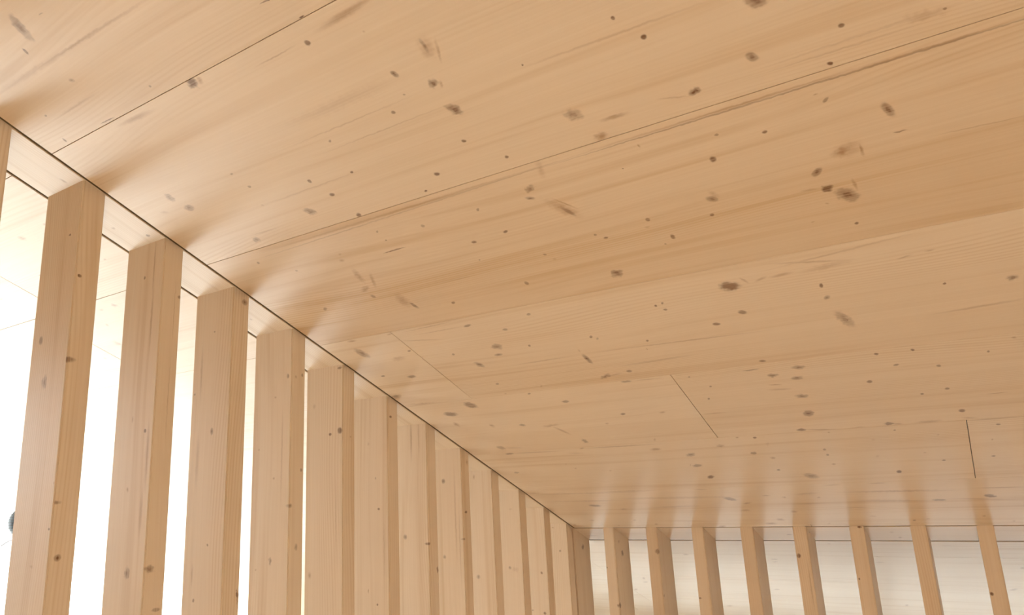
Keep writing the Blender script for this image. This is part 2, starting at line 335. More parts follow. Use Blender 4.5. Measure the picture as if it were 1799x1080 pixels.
(-0.0399,2.9569,0.0057,0.004,89,'p',0.4),(0.1277,2.9076,0.0067,0.0056,60,'d',0.65),(0.1078,3.0193,0.0068,0.0038,88,'p',0.4),(0.0537,2.8448,0.0228,0.0061,12,'p',0.4),
(0.1217,2.8636,0.0734,0.0082,-1,'p',0.35),(0.1132,2.2122,0.1039,0.0059,-4,'p',0.35),(-1.6614,2.8717,0.0215,0.0085,-7,'d',0.6),(-1.5397,2.8745,0.1326,0.0073,2,'p',0.4),
(-1.3046,2.8687,0.0143,0.0069,-24,'p',0.5),(-1.352,2.9109,0.0379,0.0075,8,'p',0.25),(-1.7492,3.0819,0.0148,0.0094,-18,'d',0.45),(-1.4348,3.0698,0.0091,0.0055,-51,'p',0.4),
(-1.2879,3.1167,0.0093,0.0068,-39,'p',0.4),(-1.4555,3.0176,0.0073,0.0047,-45,'p',0.3),(-1.8077,3.3489,0.052,0.0126,13,'p',0.35),(-1.5649,3.5443,0.0294,0.015,7,'d',0.65),
(-1.4378,3.6038,0.0201,0.0134,-19,'p',0.45),(-1.6846,3.7631,0.0176,0.0106,-16,'p',0.35),(-1.8201,3.8319,0.0144,0.0085,-45,'p',0.5),(-1.5691,3.852,0.0107,0.0063,-51,'p',0.5),
(-1.4472,3.7712,0.0136,0.0094,-35,'p',0.3),(-1.5292,3.3731,0.3017,0.0093,1,'p',0.35),(-1.5949,3.4766,0.2326,0.0119,1,'p',0.25),(-0.9758,2.8359,0.0149,0.005,-67,'p',0.4),
(-1.0071,2.9248,0.0239,0.0142,-11,'p',0.6),(-0.8893,2.9988,0.0208,0.0138,-32,'k',0.6),(-0.8994,3.1091,0.0201,0.0131,-14,'d',0.6),(-0.9252,3.1009,0.0144,0.0026,-71,'p',0.4),
(-0.7516,2.9335,0.0164,0.0113,2,'p',0.55),(-0.6701,2.8694,0.007,0.0057,-61,'p',0.55),(-0.6103,2.8808,0.0079,0.0061,-68,'d',0.8),(-0.6505,3.0163,0.0119,0.0094,-64,'d',0.6),
(-0.5931,3.0702,0.0111,0.01,-46,'p',0.6),(-0.6019,3.1935,0.0071,0.006,-58,'d',0.75),(-0.5806,2.944,0.0181,0.0057,-75,'p',0.2),(-0.8853,3.2364,0.0199,0.012,-60,'d',0.8),
(-1.2883,3.1168,0.0078,0.0057,-25,'p',0.4),(-1.1667,3.3567,0.0103,0.0058,-61,'p',0.6),(-1.3132,3.3644,0.1478,0.0097,1,'p',0.35),(-0.8824,3.5003,0.0269,0.0181,39,'d',0.65),
(-0.8235,3.5586,0.0202,0.0095,-10,'p',0.55),(-0.8566,3.6519,0.0224,0.0133,-4,'p',0.5),(-0.7202,3.4717,0.0182,0.0081,2,'p',0.5),(-0.6498,3.4977,0.011,0.0061,-73,'p',0.45),
(-0.7351,3.7842,0.0201,0.0158,6,'p',0.6),(-0.7906,3.8393,0.0277,0.0143,-3,'p',0.6),(-1.0312,3.8765,0.0201,0.0144,-20,'p',0.6),(-0.6514,3.6806,0.0166,0.0129,-13,'p',0.6),
(-1.4351,3.6026,0.0214,0.0137,-14,'p',0.4),(-1.5703,3.8508,0.0105,0.0065,-49,'p',0.6),(-1.3552,3.8346,0.0136,0.0084,-54,'p',0.5),(-1.4431,3.7625,0.0102,0.007,-40,'p',0.3),
(-1.1225,3.4673,0.3385,0.0143,2,'p',0.25),(-1.1647,3.5839,0.1371,0.0119,-2,'p',0.3),(-0.9733,3.3748,0.0289,0.0068,5,'p',0.35),(-0.4011,3.0244,0.009,0.0052,-78,'d',0.6),
(-0.3995,3.0722,0.0079,0.0052,-78,'d',0.6),(-0.3949,3.1618,0.0085,0.0081,-40,'p',0.5),(-0.4963,3.2696,0.031,0.0224,58,'k',0.55),(-0.1889,3.2629,0.014,0.0084,-84,'d',0.85),
(-0.0391,3.1748,0.0065,0.0059,74,'d',0.6),(-0.0899,3.0984,0.0063,0.0059,67,'p',0.35),(0.1062,3.158,0.0065,0.0058,53,'d',0.65),(0.1078,3.0205,0.0068,0.0035,89,'p',0.45),
(-0.2763,3.3712,0.0346,0.0075,1,'p',0.35),(-0.4402,3.3744,0.0319,0.0061,-3,'p',0.35),(-0.2333,2.963,0.0083,0.0061,-84,'p',0.2),(-0.2402,3.1092,0.0104,0.0068,-83,'p',0.2),
(0.0822,3.5389,0.0201,0.0158,35,'d',0.75),(-0.0853,3.5728,0.0231,0.0112,4,'d',0.55),(-0.2236,3.4628,0.2079,0.0109,2,'p',0.42),(0.1201,3.4573,0.0781,0.0087,1,'p',0.42),
(-0.2618,3.568,0.1433,0.0133,4,'p',0.32),(0.0536,3.5722,0.1062,0.0078,9,'p',0.38),(-0.5552,3.4627,0.0519,0.0128,-7,'p',0.3),(-0.5688,3.5825,0.0631,0.0088,0,'p',0.3),
(-0.3945,3.6415,0.0544,0.0071,3,'p',0.3),(-0.654,3.6781,0.0139,0.0113,-54,'p',0.55),(-0.5157,3.5099,0.0103,0.0076,-71,'p',0.4),(-0.6537,3.4955,0.0096,0.0082,-28,'p',0.35),
(-0.3454,3.7542,0.0154,0.0074,1,'p',0.45),(-0.1443,3.7951,0.0093,0.0072,-2,'p',0.45),(-0.1959,3.8134,0.0093,0.0063,-81,'d',0.55),(0.0546,3.7677,0.0103,0.0067,-88,'p',0.5),
(0.1526,3.8339,0.007,0.0056,89,'p',0.5),(-0.5379,3.8431,0.0088,0.0075,-32,'p',0.35),(-0.7466,4.0048,0.0182,0.0095,-26,'p',0.55),(-0.3016,3.9713,0.0123,0.0089,-75,'p',0.3),
(-0.2765,4.047,0.0126,0.0079,-79,'p',0.5),(-0.9189,4.4257,0.0216,0.0128,-14,'p',0.5),(-0.9277,4.4768,0.0154,0.0079,-11,'p',0.5),(-0.5946,4.1485,0.0119,0.0086,-65,'p',0.3),
(-0.1024,4.1662,0.0332,0.0064,-2,'p',0.35),(-0.4118,4.4498,0.0229,0.0123,-9,'p',0.3),(0.1741,4.5022,0.0189,0.0108,-87,'p',0.5),(-1.8574,4.9107,0.0344,0.011,-67,'p',0.7),
(-1.8831,5.0042,0.0302,0.0167,-50,'p',0.6),(-2.0393,5.2161,0.0312,0.0131,-59,'p',0.6),(-1.381,4.3535,0.0269,0.0149,-59,'p',0.6),(-1.4949,5.5717,0.0343,0.0199,-52,'p',0.5),
(0.1337,4.8947,0.0288,0.0148,-60,'p',0.6),(-0.391,5.3268,0.0283,0.0101,-81,'p',0.6),(-1.0601,5.0688,0.0203,0.0136,-41,'p',0.6),(-2.362,1.0466,0.0161,0.0114,8,'p',0.55),
(-2.2023,1.0329,0.0098,0.0043,-5,'p',0.5),(-1.9277,0.943,0.011,0.0057,74,'p',0.6),(-1.9074,1.1946,0.0066,0.0049,7,'d',0.6),(-1.9883,1.1307,0.0079,0.0054,4,'p',0.45),
(-1.9718,1.6483,0.0067,0.0058,-25,'p',0.5),(-1.8094,4.0254,0.0428,0.0102,-2,'p',0.4),(-3.1237,1.3813,0.0197,0.01,-20,'p',0.6),(-3.0908,1.4417,0.0115,0.0081,-19,'p',0.55),
(-3.2144,1.4625,0.0141,0.007,-16,'p',0.4),(-3.2788,1.4945,0.0119,0.0077,-42,'p',0.5),(-3.9915,1.7679,0.0306,0.006,-4,'p',0.5),(-2.8895,1.2294,0.0179,0.0064,-13,'p',0.4),
(-2.5338,1.1919,0.0104,0.0043,-10,'p',0.45),(-2.1821,1.2213,0.0088,0.0041,-11,'p',0.45),(-2.4359,1.4134,0.0159,0.0106,-3,'p',0.6),(-2.5246,1.4162,0.0145,0.0061,1,'p',0.45),
(-2.6151,1.4946,0.0133,0.0079,-40,'p',0.5),(-2.72,1.6043,0.0196,0.018,-45,'p',0.75),(-2.9193,1.6702,0.01,0.0064,-22,'p',0.4),(-4.6962,2.1655,0.0282,0.017,4,'p',0.6),
(-4.3363,2.4924,0.0432,0.0321,11,'p',0.35),(-4.4296,1.9924,0.031,0.0162,-89,'p',0.3),(-5.5977,2.5405,0.0555,0.0278,28,'p',0.3),
]
# posts: {post: [(x, y, z, rx, ry, rz, kind, strength)]}, z from the viewer's eye
POST_KNOTS = {
1:[(-1.8612,0.8982,0.557,0.02,0.0045,0.0049,'d',0.9),(-2.005,0.8868,0.4045,0.0093,0.02,0.0111,'d',0.6),(-1.9642,0.8868,0.2893,0.0134,0.02,0.0166,'k',0.6),(-1.8627,0.8868,0.3357,0.0048,0.02,0.0074,'d',0.7),(-1.8551,0.8868,-0.0138,0.008,0.02,0.0053,'d',0.85),(-1.8612,0.9074,-0.1428,0.02,0.0077,0.0078,'k',0.85),(-1.8701,0.8868,-0.0744,0.0046,0.02,0.0026,'d',0.65),(-1.8666,0.8868,0.0328,0.0027,0.02,0.0041,'p',0.5),(-1.9064,0.8868,0.6774,0.006,0.02,0.0033,'d',0.85),(-1.9369,0.8868,-0.161,0.0083,0.02,0.0039,'p',0.3)],
2:[(-1.9526,1.125,0.6171,0.0048,0.02,0.0045,'d',0.7),(-1.8612,1.1804,0.5525,0.02,0.0054,0.0051,'d',0.75),(-1.9075,1.125,0.6397,0.0044,0.02,0.0894,'p',0.5),(-1.9044,1.125,0.4846,0.0057,0.02,0.1031,'p',0.45),(-1.8822,1.125,0.0964,0.0081,0.02,0.0925,'p',0.5),(-1.894,1.125,-0.0538,0.008,0.02,0.0594,'p',0.45),(-1.8982,1.125,0.1645,0.0061,0.02,0.0055,'d',0.8),(-1.9638,1.125,0.2009,0.0043,0.02,0.0097,'p',0.5),(-1.9645,1.125,0.0082,0.0056,0.02,0.0077,'p',0.6),(-1.9396,1.125,-0.2105,0.0121,0.02,0.0158,'k',0.65),(-1.8612,1.1393,-0.2005,0.02,0.0142,0.0101,'k',0.7),(-1.8612,1.1652,-0.3052,0.02,0.0112,0.0043,'d',0.5),(-1.8612,1.1656,0.5181,0.02,0.0014,0.1015,'p',0.4),(-1.8612,1.1632,0.2526,0.02,0.0017,0.1281,'p',0.35)],
3:[(-1.8612,1.4058,0.5764,0.02,0.0107,0.0094,'k',0.8),(-1.9409,1.3632,0.1709,0.0076,0.02,0.0105,'k',0.65),(-2.0371,1.3632,0.2945,0.0045,0.02,0.0037,'d',0.6),(-1.9365,1.3632,-0.1641,0.0041,0.02,0.0032,'d',0.6),(-1.9923,1.3632,-0.322,0.0049,0.02,0.0047,'d',0.7),(-1.8612,1.4141,-0.3128,0.02,0.0022,0.0221,'d',0.9),(-2.0069,1.3632,0.3589,0.0059,0.02,0.0835,'p',0.4),(-2.008,1.3632,0.0839,0.0087,0.02,0.0872,'p',0.35),(-1.9494,1.3632,0.4872,0.0044,0.02,0.0028,'d',0.5),(-2.0055,1.3632,-0.251,0.0056,0.02,0.0322,'p',0.35)],
4:[(-1.8786,1.6014,0.3561,0.0057,0.02,0.0078,'d',0.6),(-1.8612,1.6206,0.3536,0.02,0.0037,0.0058,'p',0.55),(-1.8612,1.6478,0.361,0.02,0.0038,0.0059,'d',0.55),(-1.9392,1.6014,0.2897,0.0058,0.02,0.0039,'p',0.45),(-1.9378,1.6014,0.0207,0.0056,0.02,0.0046,'p',0.5),(-1.8612,1.6068,-0.0691,0.02,0.0082,0.0072,'k',0.55),(-1.8612,1.6494,0.0427,0.02,0.0049,0.0056,'d',0.6),(-1.9472,1.6014,-0.243,0.0083,0.02,0.0123,'k',0.55),(-1.8612,1.6332,-0.1998,0.02,0.0059,0.0106,'k',0.55),(-2.0167,1.6014,0.1186,0.0044,0.02,0.0038,'p',0.45),(-2.016,1.6014,-0.2697,0.0043,0.02,0.0035,'p',0.45),(-1.9011,1.6014,0.0929,0.0042,0.02,0.1675,'p',0.3)],
5:[(-1.8765,1.8396,0.1782,0.0114,0.02,0.0112,'d',0.85),(-1.9255,1.8396,0.1675,0.007,0.02,0.0053,'d',0.8),(-1.8776,1.8396,0.4071,0.0117,0.02,0.0043,'d',0.6),(-1.8612,1.8784,0.1552,0.02,0.0043,0.0041,'p',0.4),(-2.0102,1.8396,0.2769,0.0076,0.02,0.0107,'p',0.3),(-2.0232,1.8396,-0.3211,0.0087,0.02,0.0115,'p',0.5),(-1.8947,1.8396,-0.1073,0.0028,0.02,0.1359,'p',0.3)],
6:[(-1.8612,2.0956,0.2352,0.02,0.0073,0.0051,'d',0.8),(-1.963,2.0778,0.136,0.0061,0.02,0.0066,'p',0.3),(-1.9105,2.0778,-0.1123,0.0058,0.02,0.0046,'d',0.8),(-1.9253,2.0778,0.003,0.0036,0.02,0.0043,'d',0.4),(-1.9673,2.0778,-0.4098,0.0038,0.02,0.0081,'p',0.55),(-1.9219,2.0778,-0.4559,0.0051,0.02,0.004,'d',0.7),(-1.885,2.0778,-0.2493,0.0023,0.02,0.1227,'p',0.4)],
7:[(-1.9849,2.316,-0.239,0.0098,0.02,0.0101,'k',0.65),(-1.8612,2.3174,-0.2653,0.02,0.008,0.0054,'d',0.8),(-1.8612,2.3683,-0.3701,0.02,0.0056,0.013,'d',0.75),(-1.9442,2.316,0.1594,0.0062,0.02,0.0949,'p',0.45),(-1.9033,2.316,0.1802,0.0046,0.02,0.1063,'p',0.3)],
8:[(-1.9616,2.5542,-0.0251,0.0096,0.02,0.0104,'k',0.7),(-1.8612,2.5786,-0.162,0.02,0.0085,0.0048,'d',0.85),(-1.8612,2.5982,0.0511,0.02,0.0087,0.0124,'p',0.55),(-1.9677,2.5542,-0.3465,0.0078,0.02,0.0083,'k',0.5),(-1.8612,2.56,-0.2723,0.02,0.0063,0.0047,'d',0.5),(-1.901,2.5542,-0.1608,0.0046,0.02,0.192,'p',0.35),(-1.8816,2.5542,-0.2797,0.003,0.02,0.1881,'p',0.3)],
9:[(-1.962,2.7924,-0.0147,0.0066,0.02,0.0118,'p',0.65),(-1.9586,2.7924,-0.4631,0.0096,0.02,0.0099,'k',0.5)],
10:[(-1.9357,3.0306,-0.4553,0.0082,0.02,0.0079,'k',0.55),(-1.9067,3.0306,-0.4625,0.0196,0.02,0.0105,'p',0.25),(-1.9152,3.0306,-0.18,0.01,0.02,0.0054,'p',0.25)],
11:[(-1.8973,3.2688,-0.5117,0.0067,0.02,0.0061,'d',0.7),(-1.8612,3.3391,-0.5982,0.02,0.0096,0.0048,'d',0.6),(-1.8918,3.2688,-0.7043,0.0083,0.02,0.0067,'d',0.75),(-1.9628,3.2688,-0.6934,0.0051,0.02,0.0041,'d',0.6)],
12:[(-1.9116,3.507,-0.4332,0.0053,0.02,0.0059,'d',0.6),(-1.9482,3.507,-0.3114,0.0072,0.02,0.0045,'p',0.6)],
20:[(-1.859,3.6798,-0.4317,0.02,0.0141,0.0149,'k',0.8)],
21:[(-1.6164,3.6667,-0.4608,0.02,0.0128,0.0157,'d',0.75),(-1.6164,3.5836,-0.7092,0.02,0.0107,0.0134,'d',0.75),(-1.6715,3.5748,-0.5223,0.005,0.02,0.0043,'d',0.7),(-1.6164,3.6303,-0.3965,0.02,0.0119,0.0086,'p',0.5)],
22:[(-1.3738,3.5714,-0.4381,0.02,0.0127,0.0126,'d',0.65),(-1.3738,3.5913,-0.6531,0.02,0.0119,0.0077,'p',0.55)],
23:[(-1.1836,3.5748,-0.6544,0.0069,0.02,0.0042,'d',0.8)],
24:[(-0.8885,3.487,-0.6036,0.02,0.0456,0.009,'k',0.8),(-0.8885,3.5942,-0.5549,0.02,0.0161,0.0047,'p',0.4)],
25:[(-0.6458,3.6761,-0.3509,0.02,0.0434,0.0048,'k',0.85),(-0.6943,3.5748,-0.4495,0.0085,0.02,0.01,'d',0.85),(-0.66,3.5748,-0.5821,0.0049,0.02,0.0982,'p',0.4)],
26:[(-0.4196,3.5748,-0.3236,0.0093,0.02,0.0049,'d',0.9),(-0.4543,3.5748,-0.543,0.0037,0.02,0.0048,'d',0.75)],
28:[(0.0292,3.5748,-0.5864,0.0066,0.02,0.0066,'d',0.9)],
}

def ceil_knot(k):
    u, v, a, b, ang, kind, s = k
    r = math.radians(ang)
    b = max(b, 0.0012)
    return ((u, v, 0.0), (math.cos(r) / a, math.sin(r) / a, 0.0), (-math.sin(r) / b, math.cos(r) / b, 0.0), None, b > 0.009, kind, s)

# ------------------------------------------------------------------ the ceiling: roof plate, panels in courses, boards between the grooves
roof_dark = plain('dark_roof_deck', (0.06, 0.035, 0.015), 0.8)  # deck coloured dark so the open joints look shaded
ceiling = add('ceiling', box_mesh('ceiling', X_OUT, X_IN, Y_FRONT / CS, (Y_EAVE + 0.15) / CS, PANEL_T, PANEL_T + 0.12), roof_dark,
              label='sloping pale spruce panel ceiling running down to the slat screens', kind='structure')
ceiling.location = (0, 0, CEIL_O)
ceiling.rotation_euler = (-SLOPE, 0, 0)

def row_edge(k): return 1.2 * (1.047 + 0.3818 * k) / CS
V_B, V_B2 = YB / CS, YB2 / CS
rng = random.Random(11)
pcount = 0

def random_knots(u0, u1, v0, v1, per_m2, r):
    out = []
    for _ in range(int(per_m2 * (u1 - u0) * (v1 - v0) + r.random())):
        kind = r.choice('ddkp')
        a = r.uniform(0.004, 0.007) if kind == 'd' else r.uniform(0.010, 0.02)
        out.append((r.uniform(u0, u1), r.uniform(v0, v1), a, a * r.uniform(0.5, 0.9), r.uniform(-30, 30), kind, r.uniform(0.5, 0.8)))
    return out

def in_view(u, v):      # the stretch of ceiling whose knots were read off the photograph
    y = v * CS
    d = Vector((u, y, ceil_z(y) - CAM_Z))
    w = d.dot(FWD)
    if w < 0.1: return False
    return abs(d.dot(RIGHT) / w * 1221.42) < 915 and abs(d.dot(UP) / w * 1221.42) < 555

ROW_TONE = {-2: 0.06, -1: 0.0, 0: 0.16, 1: 0.0, 2: 0.02, 3: 0.0, 4: 0.05}
ROW_STEPS = {0: ((1.58, 1.82, 0.06),), 1: ((2.13, 2.17, 0.05),), -1: ()}
def seg_mesh(name, along, u0, u1, v0, v1, nseg, bevel=0.0007):
    """a panel as a closed bevelled slab, cut into nseg stretches that carry their own knots"""
    me = bpy.data.meshes.new(name)
    a0, a1, b0, b1 = (u0, u1, v0, v1) if along == 'x' else (v0, v1, u0, u1)
    prof = [(b0, PANEL_T), (b0, bevel), (b0 + bevel, 0.0), (b1 - bevel, 0.0), (b1, bevel), (b1, PANEL_T)]
    st = [(a0, bevel), (a0 + bevel, 0.0)] + [(a0 + (a1 - a0) * i / nseg, 0.0) for i in range(1, nseg)] + [(a1 - bevel, 0.0), (a1, bevel)]
    vs_, fs, mi = [], [], []
    n = len(prof)
    for (a, lift) in st:
        for (b, w) in prof: vs_.append((a, b, max(w, lift)) if along == 'x' else (b, a, max(w, lift)))
    for i in range(len(st) - 1):
        for j in range(n):
            q = [i * n + j, i * n + (j + 1) % n, (i + 1) * n + (j + 1) % n, (i + 1) * n + j]
            fs.append(q)
            mi.append(min(max(i - 1, 0), nseg - 1))
    fs.append(list(range(n))); mi.append(0)
    fs.append(list(range((len(st) - 1) * n, len(st) * n))); mi.append(nseg - 1)
    me.from_pydata(vs_, [], fs)
    bm = bmesh.new(); bm.from_mesh(me)
    bmesh.ops.recalc_face_normals(bm, faces=bm.faces)
    bm.to_mesh(me); bm.free()
    for p_, k in zip(me.polygons, mi): p_.material_index = k
    return me

def panel(name, u0, u1, v0, v1, gaps, row, along='x', lamella=0.166, extra=26.0):
    """one panel of the ceiling; gaps = (left, right, near, far) half joints"""
    global pcount
    pcount += 1
    u0 += gaps[0]; u1 -= gaps[1]; v0 += gaps[2]; v1 -= gaps[3]
    ks = [k for k in CEIL_KNOTS if u0 <= k[0] <= u1 and v0 <= k[1] <= v1]
    seen = len(ks)
    ks += [k for k in random_knots(u0, u1, v0, v1, extra, rng) if not in_view(k[0], k[1])][:50]
    L = (u1 - u0) if along == 'x' else (v1 - v0)
    nseg = max(1, min(round(L / 0.3), (seen + len(ks)) // 6))
    me = seg_mesh(name, along, u0, u1, v0, v1, nseg)
    tone = ROW_TONE.get(row, rng.uniform(-0.03, 0.05))
    s0 = u0 if along == 'x' else v0
    for i in range(nseg):
        lo_, hi_ = s0 + L * i / nseg, s0 + L * (i + 1) / nseg
        mine = []
        for k in ks:
            c = math.cos(math.radians(k[4])); sn_ = math.sin(math.radians(k[4]))
            ext = 1.25 * (abs(k[2] * c) + abs(k[3] * sn_) if along == 'x' else abs(k[2] * sn_) + abs(k[3] * c)) + 0.006
            p_ = k[0] if along == 'x' else k[1]
            if p_ + ext > lo_ and p_ - ext < hi_: mine.append(ceil_knot(k))
        me.materials.append(wood('spruce_panel', mine, along, seed=pcount * 1.7, tone=tone, lamella=lamella, lam_off=pcount * 0.05, steps=ROW_STEPS.get(row, ())))
    return add(name, me, None, ceiling)

def joint(k):            # visible width of the long joints (half)
    return {-1: 0.0006, 0: 0.0006}.get(k, 0.00035)
BJ = 0.0010              # end joints
# end joints per course, each course shifted by 0.78 m
def cuts(row):
    base = {1: -1.267 * 1.2, 2: -0.615 * 1.2, 3: 0.038 * 1.2, 4: 0.69 * 1.2, 0: -2.85, -1: -2.258 * 1.2, -2: -4.6}.get(row, (-1.52 + row * 0.78) % 4.0 - 3.0)
    return [base + 4.0 * n for n in range(-3, 3)]

for row in range(-9, 15):
    v0, v1 = row_edge(row), row_edge(row + 1)
    lo, hi = max(v0, Y_FRONT / CS), min(v1, Y_EAVE / CS)
    if hi - lo < 0.02: continue
    spans = []
    # beyond the left screen
    spans.append((X_OUT, XG2 - GAP, lo, hi, 'left'))
    # inside the screens
    if lo < V_B - 0.01: spans.append((XG + GAP, X_IN, lo, min(hi, V_B), 'in'))
    # beyond the back screen
    if hi > V_B2 + GAP + 0.01: spans.append((XG2 - GAP, X_IN, max(lo, V_B2 + GAP), hi, 'back'))
    for (a, b, c, d, where) in spans:
        cs_ = [x for x in cuts(row) if a + 0.15 < x < b - 0.15]
        if where == 'back': cs_ = [x for x in cs_ if x > 0.6]
        xs = [a] + cs_ + [b]
        for i in range(len(xs) - 1):
            gl = BJ if i > 0 else 0.0
            gr = BJ if i < len(xs) - 2 else 0.0
            gn = joint(row) if c == v0 else 0.0
            gf = joint(row + 1) if d == v1 else 0.0
            if where == 'back' and a == xs[i]: gl = joint(row)
            panel('ceiling_panel', xs[i], xs[i + 1], c, d, (gl, gr, gn, gf), row)

# boards on top of the screens, between the two shadow grooves
panel('groove_board', XG2, XG, Y_FRONT / CS, V_B2, (0, 0, 0, 0), 9, along='y', lamella=0.0, extra=10)
panel('groove_board', XG + 0.0006, X_IN, V_B + GAP, V_B2, (0, 0, 0, 0), 9, along='x', lamella=0.0, extra=10)

# added dark strips filling the grooves; their colour stands in for groove shade
strip_m = plain('groove_shade_brown', (0.13, 0.075, 0.026), 0.8)
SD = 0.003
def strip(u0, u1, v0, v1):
    add('groove_shade_fill', box_mesh('groove_shade_fill', u0, u1, v0, v1, SD, PANEL_T), strip_m, ceiling)
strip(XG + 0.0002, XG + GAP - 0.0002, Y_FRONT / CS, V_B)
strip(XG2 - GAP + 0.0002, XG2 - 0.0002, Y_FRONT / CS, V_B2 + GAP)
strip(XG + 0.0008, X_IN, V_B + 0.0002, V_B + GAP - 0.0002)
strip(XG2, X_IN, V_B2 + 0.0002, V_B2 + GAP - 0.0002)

# ------------------------------------------------------------------ the posts of the two slat screens
def post_mesh(name, x0, x1, y0, y1, origin, bevel=0.003):
    ox, oy = origin
    bm = bmesh.new()
    z0 = 0.0
    vv = []
    for (x, y) in ((x0, y0), (x1, y0), (x1, y1), (x0, y1)):
        vv.append((bm.verts.new((x - ox, y - oy, z0)), bm.verts.new((x - ox, y - oy, ceil_z(y)))))
    bm.faces.new([p[0] for p in vv][::-1]); bm.faces.new([p[1] for p in vv])
    ed = []
    for i in range(4):
        a, b = vv[i], vv[(i + 1) % 4]
        bm.faces.new([a[0], b[0], b[1], a[1]])
    for e in bm.edges:
        if abs(e.verts[0].co.x - e.verts[1].co.x) < 1e-6 and abs(e.verts[0].co.y - e.verts[1].co.y) < 1e-6: ed.append(e)
    bmesh.ops.bevel(bm, geom=ed, offset=bevel, segments=2, affect='EDGES')
    bmesh.ops.recalc_face_normals(bm, faces=bm.faces)
    me = bpy.data.meshes.new(name)
    bm.to_mesh(me); bm.free()
    return me

def post(key, x0, x1, y0, y1, label, group, tone):
    ox, oy = (x0 + x1) / 2, (y0 + y1) / 2
    ks = []
    for (x, y, z, rx, ry, rz, kind, s) in POST_KNOTS.get(key, ()):
        ks.append(((x - ox, y - oy, z + CAM_Z), (1 / rx, 0, 0), (0, 1 / ry, 0), (0, 0, 1 / rz), max(rz, min(rx, ry)) > 0.012 and rz < 0.03, kind, s))
    r = random.Random(key * 31 + 5)
    for _ in range(5):      # a few more knots on the lower half, below the picture
        a = r.uniform(0.005, 0.012)
        ks.append(((r.choice((x0, x1)) - ox, r.uniform(y0, y1) - oy, r.uniform(0.2, 1.4)), (1 / 0.02, 0, 0), (0, 1 / a, 0), (0, 0, 1 / a), False, 'k', 0.7))
    mt = wood('spruce_post', ks, 'z', seed=40 + key * 2.3, tone=tone, rough=0.42)
    o = add('timber_post', post_mesh('timber_post', x0, x1, y0, y1, (ox, oy)), mt, None, (ox, oy, 0.0), label=label, category='post', group=group)
    return o

LEFT_LABELS = {
    -2: 'left screen post next to the end one, beyond the left edge of the picture',
    -1: 'left screen post just beyond the left edge of the picture',
    0: 'rough sawn edge post cut off by the left edge of the picture',
    1: 'leftmost fully visible post, broad golden front face, dark knot on its paler side face',
    2: 'second fully visible left post, with a long brown streak down its front face',
    3: 'third fully visible left post, round knot at its top corner and a short black slot',
    4: 'fourth fully visible left post, three small knots in a row near its top',
    5: 'fifth fully visible left post, with two dark knots side by side on its front',
    6: 'sixth fully visible left post, one dark knot near the top of its narrow side',
    7: 'seventh fully visible left post, grey brown grain streaks at the top of its front',
    8: 'eighth fully visible left post, brown knot high up on its front face',
    9: 'fifth left screen post counted from the room corner, plain narrow front',
    10: 'fourth left screen post counted from the room corner, brown smudge on its front',
    11: 'third left screen post counted from the room corner, small dark knot on its front',
    12: 'last post of the left screen, right at the room corner',
}
BACK_LABELS = {
    0: 'first post of the back screen, tight in the corner against the left screen',
    1: 'second back screen post from the corner, two thin dark upright knots on its side',
    2: 'third back screen post from the corner, one slim brown knot near its top',
    3: 'fourth back screen post from the corner, tiny dark knot on its left edge',
    4: 'fifth back screen post from the corner, one round dark knot in the middle',
    5: 'sixth back screen post from the corner, with a knot at its top',
    6: 'seventh back screen post from the corner, black knot right under the groove',
    7: 'eighth back screen post from the corner, plain without knots',
    8: 'rightmost visible post of the back screen, with one black knot low down',
    9: 'back screen post just beyond the right edge of the picture',
    10: 'back screen post second beyond the right edge of the picture',
}
rt = random.Random(3)
for i, lab in LEFT_LABELS.items():
    y0 = 1.2 * (0.789 - 0.05 + 0.1985 * (i - 1))
    post(i, XG2, XG, y0, y0 + POST_T, lab, 'upright timber posts of the left screen', rt.uniform(-0.03, 0.08) + (0.10 if i in (1, 2, 3) else 0.0))  # first three posts toned darker, imitating weaker light on their fronts
for i, lab in BACK_LABELS.items():
    x0 = 1.2 * (-1.397 + 0.2022 * (i - 1))
    post(20 + i, x0, x0 + POST_T, YB, YB2, lab, 'upright timber posts of the back screen', rt.uniform(0.03, 0.12))

# ------------------------------------------------------------------ the rest of the shell
floor_m = plain('grey_floor_screed', (0.36, 0.36, 0.36 * 0.97), 0.6, nscale=2.0, amt=0.04)
add('floor', box_mesh('floor', X_OUT, X_IN, Y_FRONT, Y_EAVE, -0.10, -0.02), floor_m, kind='structure', label='grey floor outside the slat screens')
floor_w = wood('floor_boards', (), 'x', seed=90, tone=-0.1, lamella=0.14, rough=0.45)
add('floor_1', box_mesh('floor_1', XG2 - 0.05, X_IN, Y_FRONT, YB2 + 0.05, -0.02, 0.0), floor_w, kind='structure', label='pale timber floor inside the slat screens')
wall_m = wood('wall_panel_wood', (), 'x', seed=70, tone=-0.05, lamella=0.2)
wall_y = wood('wall_side_wood', (), 'y', seed=77, tone=-0.05, lamella=0.2)
X_EV = X_IN
EV0, EV1 = 0.04, 0.46
add('wall_back', box_mesh('wall_back', X_OUT, X_IN, Y_EAVE, Y_EAVE + 0.15, EV1, ceil_z(Y_EAVE) + 0.08), wall_m, kind='structure', label='low timber wall under the eaves, above the added floor-level glazing')
add('wall_back_sill', box_mesh('wall_back_sill', X_OUT, X_IN, Y_EAVE, Y_EAVE + 0.15, -0.10, EV0), wall_m, kind='structure', label='timber sill at the foot of the added eaves glazing')
add('wall_front', box_mesh('wall_front', X_OUT, X_IN, Y_FRONT - 0.15, Y_FRONT, -0.08, ceil_z(Y_FRONT) + 0.2), wall_m, kind='structure', label='timber wall behind the viewer')
